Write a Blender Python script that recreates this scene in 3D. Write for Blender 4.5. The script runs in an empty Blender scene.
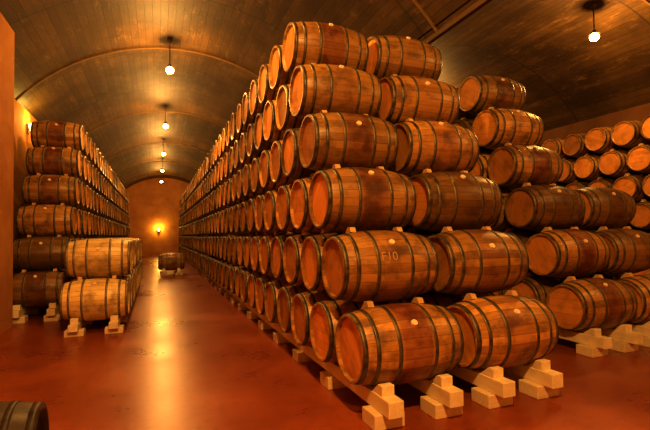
import bpy, bmesh, math, random
from mathutils import Vector, Matrix
random.seed(11)
scene = bpy.context.scene
col = scene.collection

# ------------------------------------------------------------------ helpers
def link(o, parent=None):
    col.objects.link(o)
    if parent: o.parent = parent
    return o
def empty(name, loc=(0,0,0)):
    e = bpy.data.objects.new(name, None); e.location = loc; e.empty_display_size = .2
    return link(e)
def mesh_obj(name, me, loc=(0,0,0), parent=None):
    o = bpy.data.objects.new(name, me); o.location = loc
    return link(o, parent)
class N:
    def __init__(s, name):
        s.m = bpy.data.materials.new(name); s.m.use_nodes = True
        s.t = s.m.node_tree; s.t.nodes.clear()
        s.out = s.t.nodes.new('ShaderNodeOutputMaterial')
        s.b = s.t.nodes.new('ShaderNodeBsdfPrincipled')
        s.t.links.new(s.b.outputs[0], s.out.inputs[0])
    def set(s, sock, v):
        if isinstance(v, bpy.types.NodeSocket): s.t.links.new(v, sock)
        else: sock.default_value = v
    def math(s, op, a, b=0.0, c=None):
        n = s.t.nodes.new('ShaderNodeMath'); n.operation = op
        s.set(n.inputs[0], a); s.set(n.inputs[1], b)
        if c is not None: s.set(n.inputs[2], c)
        return n.outputs[0]
    def tc(s, k='Object'):
        return s.t.nodes.new('ShaderNodeTexCoord').outputs[k]
    def sep(s, v):
        n = s.t.nodes.new('ShaderNodeSeparateXYZ'); s.set(n.inputs[0], v); return n.outputs
    def comb(s, x, y, z):
        n = s.t.nodes.new('ShaderNodeCombineXYZ')
        for i, v in enumerate((x, y, z)): s.set(n.inputs[i], v)
        return n.outputs[0]
    def noise(s, v, scale, detail=4, rough=.55):
        n = s.t.nodes.new('ShaderNodeTexNoise'); s.set(n.inputs['Vector'], v)
        n.inputs['Scale'].default_value = scale; n.inputs['Detail'].default_value = detail
        n.inputs['Roughness'].default_value = rough
        return n.outputs[0]
    def white(s, v):
        n = s.t.nodes.new('ShaderNodeTexWhiteNoise'); n.noise_dimensions = '3D'
        s.set(n.inputs['Vector'], v); return n.outputs['Value']
    def mix(s, f, a, b, mode='MIX'):
        n = s.t.nodes.new('ShaderNodeMix'); n.data_type = 'RGBA'; n.blend_type = mode
        s.set(n.inputs[0], f)
        for i, v in ((6, a), (7, b)):
            s.set(n.inputs[i], v if isinstance(v, bpy.types.NodeSocket) else (*v, 1))
        return n.outputs[2]
    def maprange(s, v, a, b, c=0., d=1.):
        n = s.t.nodes.new('ShaderNodeMapRange'); s.set(n.inputs[0], v)
        for i, q in enumerate((a, b, c, d)): n.inputs[i+1].default_value = q
        return n.outputs[0]
    def bump(s, h, strength=.3, dist=.01):
        n = s.t.nodes.new('ShaderNodeBump'); s.set(n.inputs['Height'], h)
        n.inputs['Strength'].default_value = strength; n.inputs['Distance'].default_value = dist
        s.t.links.new(n.outputs[0], s.b.inputs['Normal'])
    def rand(s):
        return s.t.nodes.new('ShaderNodeObjectInfo').outputs['Random']
    def fin(s, colr, rough=.5, metal=0., spec=.5):
        s.set(s.b.inputs['Base Color'], colr if isinstance(colr, bpy.types.NodeSocket) else (*colr, 1))
        s.set(s.b.inputs['Roughness'], rough); s.b.inputs['Metallic'].default_value = metal
        s.b.inputs['Specular IOR Level'].default_value = spec
        return s.m

# ------------------------------------------------------------------ materials
def stave_mat(name, dark, light, stainc, vmin, vmax, stain_amt=.85):
    n = N(name); P = n.tc(); x, y, z = n.sep(P); r = n.rand()
    ang = n.math('MULTIPLY', n.math('ARCTAN2', y, z), 26/(2*math.pi))
    idx = n.math('FLOOR', ang); fr = n.math('FRACT', n.math('ADD', ang, 100))
    wn = n.white(n.comb(idx, n.math('MULTIPLY', r, 97.), 3.))
    grain = n.noise(n.comb(n.math('MULTIPLY', x, 4), n.math('ADD', n.math('MULTIPLY', y, 60), n.math('MULTIPLY', r, 50)), n.math('MULTIPLY', z, 60)), 1, 5, .6)
    blot = n.noise(n.comb(n.math('ADD', x, n.math('MULTIPLY', r, 40)), y, z), 5, 4, .6)
    f = n.math('ADD', n.math('MULTIPLY', wn, .4), n.math('MULTIPLY', grain, .65))
    c = n.mix(f, dark, light)
    # wine / damp staining around the bilge
    band = n.maprange(n.math('ABSOLUTE', x), .12, .16, 1, 0)
    r2 = n.white(n.comb(n.math('MULTIPLY', r, 31.), 1., 7.))
    band = n.math('MULTIPLY', band, n.maprange(r2, .3, .8, .15, stain_amt))
    band = n.math('MULTIPLY', band, n.maprange(blot, .3, .6, .45, 1))
    c = n.mix(band, c, stainc)
    bl = n.maprange(blot, .48, .68, 0, .7)
    c = n.mix(bl, c, tuple(v*.4 for v in dark))
    edge = n.math('GREATER_THAN', n.math('ABSOLUTE', n.math('SUBTRACT', fr, .5)), .47)
    c = n.mix(n.math('MULTIPLY', edge, .5), c, (.02, .01, .005))
    r3 = n.white(n.comb(n.math('MULTIPLY', r, 53.), 5., 2.))
    v = n.maprange(r3, 0, 1, vmin, vmax)
    c = n.mix(1., c, n.comb(v, v, v), 'MULTIPLY')
    n.bump(n.math('SUBTRACT', n.math('MULTIPLY', grain, .5), edge), .4, .006)
    return n.fin(c, n.maprange(blot, .3, .7, .3, .52), 0, .5)

def head_mat(name, dark, light):
    n = N(name); r = n.rand()
    vr = n.t.nodes.new('ShaderNodeVectorRotate'); vr.rotation_type = 'X_AXIS'
    n.set(vr.inputs['Vector'], n.tc()); n.set(vr.inputs['Angle'], n.math('MULTIPLY', r, 40.))
    x, y, z = n.sep(vr.outputs[0])
    p = n.math('DIVIDE', y, .083); idx = n.math('FLOOR', p); fr = n.math('FRACT', n.math('ADD', p, 50))
    wn = n.white(n.comb(idx, n.math('MULTIPLY', r, 77.), n.math('SIGN', x)))
    grain = n.noise(n.comb(n.math('MULTIPLY', r, 40), n.math('MULTIPLY', y, 70), n.math('MULTIPLY', z, 5)), 1, 5, .6)
    blot = n.noise(n.comb(n.math('MULTIPLY', r, 60), y, z), 6, 3, .5)
    c = n.mix(n.math('ADD', n.math('MULTIPLY', wn, .4), n.math('MULTIPLY', grain, .5)), dark, light)
    c = n.mix(n.maprange(blot, .48, .72, 0, .5), c, tuple(v*.4 for v in dark))
    edge = n.math('GREATER_THAN', n.math('ABSOLUTE', n.math('SUBTRACT', fr, .5)), .475)
    c = n.mix(n.math('MULTIPLY', edge, .35), c, (.03, .015, .006))
    v = n.maprange(n.white(n.comb(n.math('MULTIPLY', r, 13.), 8., 2.)), 0, 1, .55, 1.12)
    c = n.mix(1., c, n.comb(v, v, v), 'MULTIPLY')
    n.bump(n.math('SUBTRACT', n.math('MULTIPLY', grain, .4), edge), .3, .004)
    return n.fin(c, .7, 0, .25)

def metal_mat(name, c1, c2, metal=.55, rough=.42):
    n = N(name); P = n.tc()
    nz = n.noise(P, 14, 5, .65)
    return n.fin(n.mix(n.maprange(nz, .35, .65), c1, c2), n.maprange(nz, .3, .7, rough-.08, rough+.2), metal)

def wood_mat(name, a, b, axis='y'):
    n = N(name); x, y, z = n.sep(n.tc())
    s = dict(x=(3, 40, 40), y=(40, 3, 40), z=(40, 40, 3))[axis]
    g = n.noise(n.comb(n.math('MULTIPLY', x, s[0]), n.math('MULTIPLY', y, s[1]), n.math('MULTIPLY', z, s[2])), 1, 4, .6)
    d = n.noise(n.tc(), 3, 4, .6)
    c = n.mix(g, a, b); c = n.mix(n.maprange(d, .5, .75, 0, .4), c, tuple(v*.4 for v in a))
    n.bump(g, .3, .004)
    return n.fin(c, .65, 0, .3)

M_ST = stave_mat('oak_staves_aged', (.15,.056,.010), (.76,.43,.10), (.16,.024,.010), .36, 1.15)
M_HD = head_mat('oak_head_aged', (.56,.23,.035), (.88,.43,.085))
M_HP = metal_mat('hoop_steel_aged', (.07,.055,.03), (.20,.16,.09))
M_ST2 = stave_mat('oak_staves_new', (.52,.36,.12), (.95,.76,.32), (.45,.2,.09), .85, 1.1, .2)
M_HD2 = head_mat('oak_head_new', (.58,.34,.12), (.85,.56,.22))
M_HP2 = metal_mat('hoop_steel_new', (.18,.15,.1), (.34,.28,.2))
M_STD = stave_mat('oak_staves_shaded', (.03,.02,.014), (.08,.05,.03), (.05,.015,.01), .7, 1.)  # shade over the lone foreground barrel is put into these near-black colours
M_HDD = head_mat('oak_head_shaded', (.04,.025,.015), (.08,.05,.025))
M_HPD = metal_mat('hoop_steel_shaded', (.03,.025,.02), (.09,.07,.05))
M_BUNG = N('bung_silicone').fin((.75,.62,.42), .5)
M_RAIL = wood_mat('rack_timber', (.66,.54,.32), (.92,.82,.55), 'y')
M_SLP = wood_mat('sleeper_timber', (.60,.48,.28), (.88,.76,.5), 'x')
M_CHOCK = wood_mat('chock_timber', (.45,.28,.11), (.72,.5,.24), 'x')

# floor : red painted concrete
n = N('floor_painted_concrete'); P = n.tc()
a = n.noise(P, .7, 6, .6); b = n.noise(P, 9, 5, .6); c3 = n.noise(P, 60, 3, .6)
c = n.mix(n.maprange(a, .35, .65), (.20,.042,.010), (.34,.086,.019))
c = n.mix(n.maprange(b, .5, .75, 0, .35), c, (.11,.022,.008))
c = n.mix(n.maprange(c3, .62, .75, 0, .35), c, (.42,.14,.05))
n.bump(n.math('ADD', b, n.math('MULTIPLY', c3, .2)), .2, .008)
M_FLOOR = n.fin(c, n.maprange(a, .3, .7, .24, .38), 0, .45)
# plaster
def plaster(nm, c1, c2):
    n = N(nm); P = n.tc()
    a = n.noise(P, .9, 6, .65); b = n.noise(P, 25, 4, .6)
    c = n.mix(n.maprange(a, .35, .7), c1, c2)
    n.bump(b, .25, .008)
    return n.fin(c, .8, 0, .2)
M_WALL = plaster('wall_plaster', (.55,.27,.075), (.36,.15,.04))
M_WALLR = plaster('wall_plaster_dark', (.20,.095,.03), (.11,.05,.016))  # darker plaster tones for the right wall
# vault : board formed, planks along the vault
n = N('vault_boards'); u, v, _ = n.sep(n.tc('UV'))
p = n.math('DIVIDE', u, .155); idx = n.math('FLOOR', p); fr = n.math('FRACT', n.math('ADD', p, 100))
q = n.math('DIVIDE', v, 2.9)
idy = n.math('FLOOR', q); fq = n.math('FRACT', n.math('ADD', q, 100))
wn = n.white(n.comb(idx, idy, 2.))
g = n.noise(n.comb(n.math('MULTIPLY', u, 30), n.math('MULTIPLY', v, 2.5), 0.), 1, 5, .65)
big = n.noise(n.comb(u, v, 0.), .8, 5, .6)
c = n.mix(n.math('ADD', n.math('MULTIPLY', wn, .4), n.math('MULTIPLY', g, .5)), (.038,.019,.005), (.17,.097,.027))
c = n.mix(n.maprange(big, .38, .6, 0, .65), c, (.028,.014,.004))
c = n.mix(n.maprange(n.noise(n.comb(n.math('MULTIPLY', u, 1.6), n.math('MULTIPLY', v, .5), 5.), 3.5, 6, .8), .55, .72, 0, .5), c, (.30,.19,.065))
e1 = n.math('GREATER_THAN', n.math('ABSOLUTE', n.math('SUBTRACT', fr, .5)), .46)
e2 = n.math('GREATER_THAN', n.math('ABSOLUTE', n.math('SUBTRACT', fq, .5)), .493)
e = n.math('MAXIMUM', e1, e2)
c = n.mix(n.math('MULTIPLY', e, .5), c, (.012,.006,.003))
n.bump(n.math('SUBTRACT', n.math('MULTIPLY', g, .5), e), .5, .012)
M_CEIL = n.fin(c, .58, 0, .38)
M_RIB = wood_mat('rib_metal_strip', (.12,.07,.02), (.26,.16,.05), 'x')
M_BEAM = wood_mat('valley_beam', (.07,.04,.015), (.15,.09,.03), 'y')
M_LAMP = metal_mat('lamp_enamel', (.10,.07,.04), (.2,.15,.09), .4, .4)
def bulbmat(nm, s):
    n = N(nm); n.fin((1,.8,.5)); n.b.inputs['Emission Color'].default_value = (1,.60,.22,1); n.b.inputs['Emission Strength'].default_value = s
    return n.m
M_BULB = bulbmat('bulb_glow', 35)
M_BULB2 = bulbmat('sconce_glow', 6)
M_CHALK = N('chalk').fin((.46,.29,.12), .9)

# ------------------------------------------------------------------ barrel mesh
L, RB, RH = .935, .329, .27
def rad(x):
    t = abs(x)/(L/2); return RH + (RB-RH)*(1-t**2.1)
def barrel_mesh(name, ms, mh, mp):
    bm = bmesh.new(); S = 52
    def ring(x, r): return [bm.verts.new((x, r*math.sin(2*math.pi*i/S), r*math.cos(2*math.pi*i/S))) for i in range(S)]
    def bridge(a, b, mi, sm=True):
        for i in range(S):
            f = bm.faces.new((a[i], a[(i+1)%S], b[(i+1)%S], b[i])); f.material_index = mi; f.smooth = sm
    # stave body
    xs = [-L/2 + L*i/20 for i in range(21)]
    rings = [ring(x, rad(x)) for x in xs]
    for a, b in zip(rings, rings[1:]): bridge(a, b, 0)
    # chimes, croze and recessed heads
    for s in (-1, 1):
        o = rings[0] if s < 0 else rings[-1]
        r1 = ring(s*L/2, RH-.018); r2 = ring(s*(L/2-.032), RH-.026)
        bridge(o, r1, 0, False); bridge(r1, r2, 0)
        r3 = ring(s*(L/2-.032), RH-.027); r4 = ring(s*(L/2-.028), RH-.05)
        bridge(r2, r3, 1); bridge(r3, r4, 1)
        f = bm.faces.new(r4); f.material_index = 1
    # hoops
    for s in (-1, 1):
        for x0, w in ((.446, .04), (.343, .032), (.165, .032)):
            a, b = s*(x0-w/2), s*(x0+w/2)
            pr = [(a, rad(a)-.002), (a, rad(a)+.0035), (b, rad(b)+.0035), (b, rad(b)-.002)]
            rr = [ring(x, r) for x, r in pr]
            for p, q in zip(rr, rr[1:]): bridge(p, q, 2)
    # rivets on hoops
    for s in (-1, 1):
        for x0 in (.446, .343, .165):
            for da in (-.012, .012):
                a = 2.2+da*3; r = rad(x0)+.004
                mt = Matrix.Translation((s*x0, -r*math.sin(a), r*math.cos(a)))
                res = bmesh.ops.create_icosphere(bm, subdivisions=1, radius=.006, matrix=mt)
                for v in res['verts']:
                    for f in v.link_faces: f.material_index = 2
    # bung, proud of the bilge, up and toward the front
    a = math.radians(48)
    d = Vector((0, -math.sin(a), math.cos(a)))
    rot = d.to_track_quat('Z', 'Y').to_matrix().to_4x4()
    res = bmesh.ops.create_cone(bm, cap_ends=True, segments=18, radius1=.03, radius2=.026, depth=.02,
                                matrix=Matrix.Translation(d*(RB+.004)) @ rot)
    for v in res['verts']:
        for f in v.link_faces: f.material_index = 3
    bmesh.ops.recalc_face_normals(bm, faces=bm.faces)
    me = bpy.data.meshes.new(name); bm.to_mesh(me); bm.free()
    for m in (ms, mh, mp, M_BUNG): me.materials.append(m)
    return me
ME_OLD = barrel_mesh('barrel_aged', M_ST, M_HD, M_HP)
ME_NEW = barrel_mesh('barrel_new', M_ST2, M_HD2, M_HP2)
ME_DRK = barrel_mesh('barrel_shaded', M_STD, M_HDD, M_HPD)  # barrel copy with shade painted into its materials

def barrel(me, loc, parent=None, name='wine_barrel', jitter=True):
    o = bpy.data.objects.new(name, me)
    o.location = loc
    if jitter:
        o.location.x += random.uniform(-.012, .012)
        o.rotation_euler = (random.uniform(-.25, .25), 0, random.uniform(-.008, .008))
    return link(o, parent)
# lone barrel close to the camera, lower left
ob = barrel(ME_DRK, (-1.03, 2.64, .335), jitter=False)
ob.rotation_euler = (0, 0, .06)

def add_box(bm, x0, x1, y0, y1, z0, z1, mi=0):
    vs = [bm.verts.new((x, y, z)) for x in (x0, x1) for y in (y0, y1) for z in (z0, z1)]
    for idx in ((0,1,3,2),(4,6,7,5),(0,4,5,1),(2,3,7,6),(0,2,6,4),(1,5,7,3)):
        f = bm.faces.new([vs[i] for i in idx]); f.material_index = mi
def add_wedge(bm, x0, x1, pts, mi=0):
    a = [bm.verts.new((x0, y, z)) for y, z in pts]; b = [bm.verts.new((x1, y, z)) for y, z in pts]
    k = len(pts)
    fs = [bm.faces.new(a), bm.faces.new(b[::-1])]
    for i in range(k): fs.append(bm.faces.new((a[i], b[i], b[(i+1)%k], a[(i+1)%k])))
    for f in fs: f.material_index = mi
def finish(bm, name, mats, parent=None, bevel=.0):
    bmesh.ops.recalc_face_normals(bm, faces=bm.faces)
    me = bpy.data.meshes.new(name); bm.to_mesh(me); bm.free()
    for m in mats: me.materials.append(m)
    o = mesh_obj(name, me, parent=parent)
    if bevel:
        md = o.modifiers.new('bevel', 'BEVEL'); md.width = bevel; md.segments = 2; md.limit_method = 'ANGLE'
    return o

ST, V = .3325, .632
SP = ST*2
def stack(xs, y0, z0, ncol, layers, me, skip=lambda i, j, k: False):
    par = empty('wine_barrel_stack', (0, 0, 0))
    first = {}
    for k in range(layers):
        for j in range(ncol-k):
            for i, x in enumerate(xs):
                if skip(i, j, k): continue
                o = barrel(me, (x, y0+ST*k+SP*j, z0+V*k), par, 'barrel')
                if j == 0: first[(i, k)] = o
    # rack : longitudinal rails on short sleepers
    bm = bmesh.new()
    yA, yB = y0-.42, y0+SP*(ncol-1)+.38
    rb = z0 - rad(.27) - .001      # rail top
    rh = rb*.52
    for x in xs:
        for s in (-1, 1):
            cx = x+s*.27
            add_box(bm, cx-.065, cx+.065, yA, yB, rb-rh, rb, 0)
            for j in range(ncol):
                yc = y0+SP*j
                add_wedge(bm, cx-.055, cx+.055, [(yc-.30, rb-.002), (yc-.13, rb-.002), (yc-.235, rb+.08), (yc-.30, rb+.08)] if j == 0 else
                          [(yc-SP/2-.12, rb-.002), (yc-SP/2+.12, rb-.002), (yc-SP/2, rb+.075)], 0)
            ys = yA+.10
            while ys < yB-.2:
                add_box(bm, cx-.13, cx+.13, ys, ys+.22, 0.0, rb-rh-.001, 1)
                ys += .95
    finish(bm, 'barrel_rack', [M_RAIL, M_SLP], par, .006)
    # chocks between layers
    bm = bmesh.new()
    for k in range(layers-1):
        for j in range(ncol-k):
            yc = y0+ST*k+SP*j; zc = z0+V*k
            for i, x in enumerate(xs):
                if skip(i, j, k+1): continue
                for s in (-1, 1):
                    cx = x+s*.245
                    r = rad(.245)
                    add_wedge(bm, cx-.028, cx+.028, [(yc+.01, zc+r+.002), (yc+.035, zc+r+.045), (yc+.085, zc+r+.045), (yc+.165, zc+r-.045), (yc+.12, zc+r-.026)], 0)
    finish(bm, 'chocks', [M_CHOCK], par)
    return par, first

CAMZ = 1.478
p1, f1 = stack([1.912, 2.979], 3.254, .55, 46, 6, ME_OLD)
p2, f2 = stack([5.13, 6.19], 3.963, .55, 44, 6, ME_OLD, skip=lambda i, j, k: i == 1 and k >= 3 and j < 3)
p3, f3 = stack([10.42], 2.45, .55, 44, 6, ME_OLD)
p4, f4 = stack([-2.01], 9.29, .55, 31, 6, ME_OLD)
p5, f5 = stack([-.89], 7.74, .50, 11, 2, ME_NEW)
p6, f6 = stack([.5], 17.8, .50, 2, 1, ME_OLD)

# faint chalk mark on a front barrel
tcu = bpy.data.curves.new('t', 'FONT'); tcu.body = 'F10'; tcu.size = .11; tcu.align_x = 'CENTER'
to = bpy.data.objects.new('t', tcu); col.objects.link(to)
dg = bpy.context.evaluated_depsgraph_get(); dg.update()
tm = bpy.data.meshes.new_from_object(to.evaluated_get(dg))
col.objects.unlink(to)
bm = bmesh.new(); bm.from_mesh(tm)
bmesh.ops.subdivide_edges(bm, edges=bm.edges[:], cuts=2)
for v in bm.verts:
    x = v.co.x-.06; a = math.radians(78)-v.co.y/RB; r = rad(x)+.004
    v.co = (x, -r*math.sin(a), r*math.cos(a))
me = bpy.data.meshes.new('chalk_mark'); bm.to_mesh(me); bm.free(); me.materials.append(M_CHALK)
f1[(0, 1)].rotation_euler = (0, 0, 0)
mesh_obj('chalk_mark', me, parent=f1[(0, 1)])

# ------------------------------------------------------------------ room shell
YF, YB = -4.0, 36.8
XL, XM, XR = -2.9, 4.05, 11.0
HS = (XM-XL)/2; ZS = 4.53; RISE = 1.62
RV = (HS*HS+RISE*RISE)/(2*RISE); ZC = ZS+RISE-RV
def vz(x, c): return ZC+math.sqrt(RV*RV-(x-c)**2)
bm = bmesh.new(); add_box(bm, XL-.3, XR+.3, YF-.3, YB+.3, -.2, 0)
finish(bm, 'floor', [M_FLOOR])
def wall(name, b, m=M_WALL):
    bm = bmesh.new(); add_box(bm, *b); return finish(bm, name, [m])
wall('wall_left', (XL-.3, XL, YF, YB, 0, ZS+.05))
wall('wall_right', (XR, XR+.3, YF, YB, 0, ZS+.05), M_WALLR)
wall('wall_back', (XL-.3, XR+.3, YB, YB+.3, 0, 6.4))
wall('wall_front', (XL-.3, XR+.3, YF-.3, YF, 0, 6.4))
wall('wall_pilaster', (XL, -2.27, 7.9, 8.75, 0, 5.0))

# vaulted ceiling
bm = bmesh.new(); uvl = bm.loops.layers.uv.new('UVMap')
ths = math.asin(HS/RV); K = 40; J = 12
for c in ((XL+XM)/2, (XM+XR)/2):
    for lay, off in ((0, 0), (1, .15)):
        g = []
        for i in range(K+1):
            th = -ths+2*ths*i/K; row = []
            for j in range(J+1):
                y = YF-.1+(YB-YF+.2)*j/J
                row.append(((c+(RV+off)*math.sin(th), y, ZC+(RV+off)*math.cos(th)), (RV*(th+ths)+c, y)))
            g.append(row)
        vs = [[bm.verts.new(p[0]) for p in row] for row in g]
        for i in range(K):
            for j in range(J):
                idx = [(i, j), (i, j+1), (i+1, j+1), (i+1, j)]
                if lay: idx = idx[::-1]
                f = bm.faces.new([vs[a][b] for a, b in idx]); f.smooth = True
                for lp, (a, b) in zip(f.loops, idx): lp[uvl].uv = g[a][b][1]
me = bpy.data.meshes.new('ceiling'); bm.to_mesh(me); bm.free(); me.materials.append(M_CEIL)
mesh_obj('ceiling', me)

# thin transverse ribs
RIBS = [5.5+5.8*i for i in range(-1, 6)]
for tn, yr in enumerate(RIBS):
    bm = bmesh.new()
    for c in ((XL+XM)/2, (XM+XR)/2):
        prev = None
        for i in range(49):
            th = -ths+2*ths*i/48
            q = [bm.verts.new((c+r*math.sin(th), y, ZC+r*math.cos(th))) for r, y in ((RV+.01, yr-.02), (RV-.025, yr-.02), (RV-.025, yr+.02), (RV+.01, yr+.02))]
            if prev:
                for a in range(4): bm.faces.new((prev[a], prev[(a+1)%4], q[(a+1)%4], q[a]))
            prev = q
    finish(bm, 'trim_%d' % (tn+1), [M_RIB])
# valley strip and columns between the rows
bm = bmesh.new(); add_box(bm, XM-.04, XM+.04, YF, YB, ZS-.03, ZS+.06)
finish(bm, 'valley_beam', [M_BEAM], None, .01)
for y in RIBS[2:]:
    bm = bmesh.new(); add_box(bm, XM-.15, XM+.15, y-.15, y+.15, 0, ZS-.03)
    add_box(bm, XM-.2, XM+.2, y-.2, y+.2, ZS-.2, ZS-.03); add_box(bm, XM-.2, XM+.2, y-.2, y+.2, 0, .25)
    finish(bm, 'column', [M_WALL], None, .01)

# ------------------------------------------------------------------ lamps
def lathe(name, prof, mat, parent, seg=32):
    bm = bmesh.new(); rings = []
    for r, z in prof:
        rings.append([bm.verts.new((r*math.cos(2*math.pi*i/seg), r*math.sin(2*math.pi*i/seg), z)) for i in range(seg)])
    for a, b in zip(rings, rings[1:]):
        for i in range(seg):
            f = bm.faces.new((a[i], a[(i+1)%seg], b[(i+1)%seg], b[i])); f.smooth = True
    bmesh.ops.remove_doubles(bm, verts=bm.verts, dist=1e-5)
    bmesh.ops.recalc_face_normals(bm, faces=bm.faces)
    me = bpy.data.meshes.new(name); bm.to_mesh(me); bm.free(); me.materials.append(mat)
    return mesh_obj(name, me, parent=parent)
LC = (1.0, .52, .13)
def pendant(x, y, z, ztop, power):
    e = empty('pendant_lamp', (x, y, z)); h = ztop-z
    lathe('rod', [(0, h), (.012, h), (.012, .09), (0, .09)], M_LAMP, e, 10)
    lathe('canopy', [(0, h), (.06, h), (.05, h-.05), (0, h-.06)], M_LAMP, e, 20)
    lathe('shade', [(0, .13), (.03, .13), (.04, .09), (.07, .075), (.105, .045), (.107, .043), (.07, .067), (.03, .075), (0, .08)], M_LAMP, e)
    lathe('bulb', [(0, .075), (.03, .07), (.06, .045), (.085, .01), (.09, -.02), (.07, -.065), (0, -.09)], M_BULB, e)
    ld = bpy.data.lights.new('bulb_light', 'POINT'); ld.energy = power; ld.color = LC; ld.shadow_soft_size = .08
    lo = bpy.data.objects.new('bulb_light', ld); lo.location = (0, 0, -.30); link(lo, e)
cA, cB = (XL+XM)/2, (XM+XR)/2
LZ = CAMZ+3.95
for i, pw in enumerate((1400, 380, 330, 280, 250, 230, 200)):
    pendant(.29, -.37+5.6*i, LZ, vz(.29, cA)+.01, pw)
for i, pw in enumerate((330, 290, 220, 200, 180, 160)):
    pendant(8.3, .55+5.6*i, LZ, vz(8.3, cB)+.01, pw)

def sconce(loc, normal, power):
    e = empty('wall_lamp', loc)
    e.rotation_euler = Vector(normal).to_track_quat('-Y', 'Z').to_euler()
    lathe('shade', [(.0, .12), (.10, .12), (.06, -.05), (0, -.06)], M_BULB2, e).location = (0, -.12, 0)
    bm = bmesh.new(); add_box(bm, -.05, .05, -.03, .0, -.12, .12); add_box(bm, -.012, .012, -.1, -.02, -.03, .0)
    finish(bm, 'bracket', [M_LAMP], e, .004)
    ld = bpy.data.lights.new('wall_light', 'POINT'); ld.energy = power; ld.color = (1, .64, .12); ld.shadow_soft_size = .05
    lo = bpy.data.objects.new('wall_light', ld); lo.location = (0, -.3, .22); link(lo, e)
sconce((.12, YB, 1.95), (0, -1, 0), 80)
sconce((XL, 12.2, 4.1), (1, 0, 0), 40)

w = bpy.data.worlds.new('world'); w.use_nodes = True
w.node_tree.nodes['Background'].inputs[0].default_value = (.004, .002, .001, 1)
scene.world = w

# ------------------------------------------------------------------ camera
cd = bpy.data.cameras.new('camera'); cd.sensor_width = 36; cd.lens = 36*434.5/650
cd.shift_y = 7.45/650
cam = bpy.data.objects.new('camera', cd)
cam.matrix_world = (Matrix.Translation((0, 0, CAMZ)) @ Matrix.Rotation(-.3688, 4, 'Z') @
                    Matrix.Rotation(math.pi/2+.0277, 4, 'X') @ Matrix.Rotation(-.0127, 4, 'Z'))
col.objects.link(cam); scene.camera = cam
scene.view_settings.view_transform = 'Standard'
scene.view_settings.look = 'None'
scene.view_settings.exposure = 0.05
scene.view_settings.gamma = .8
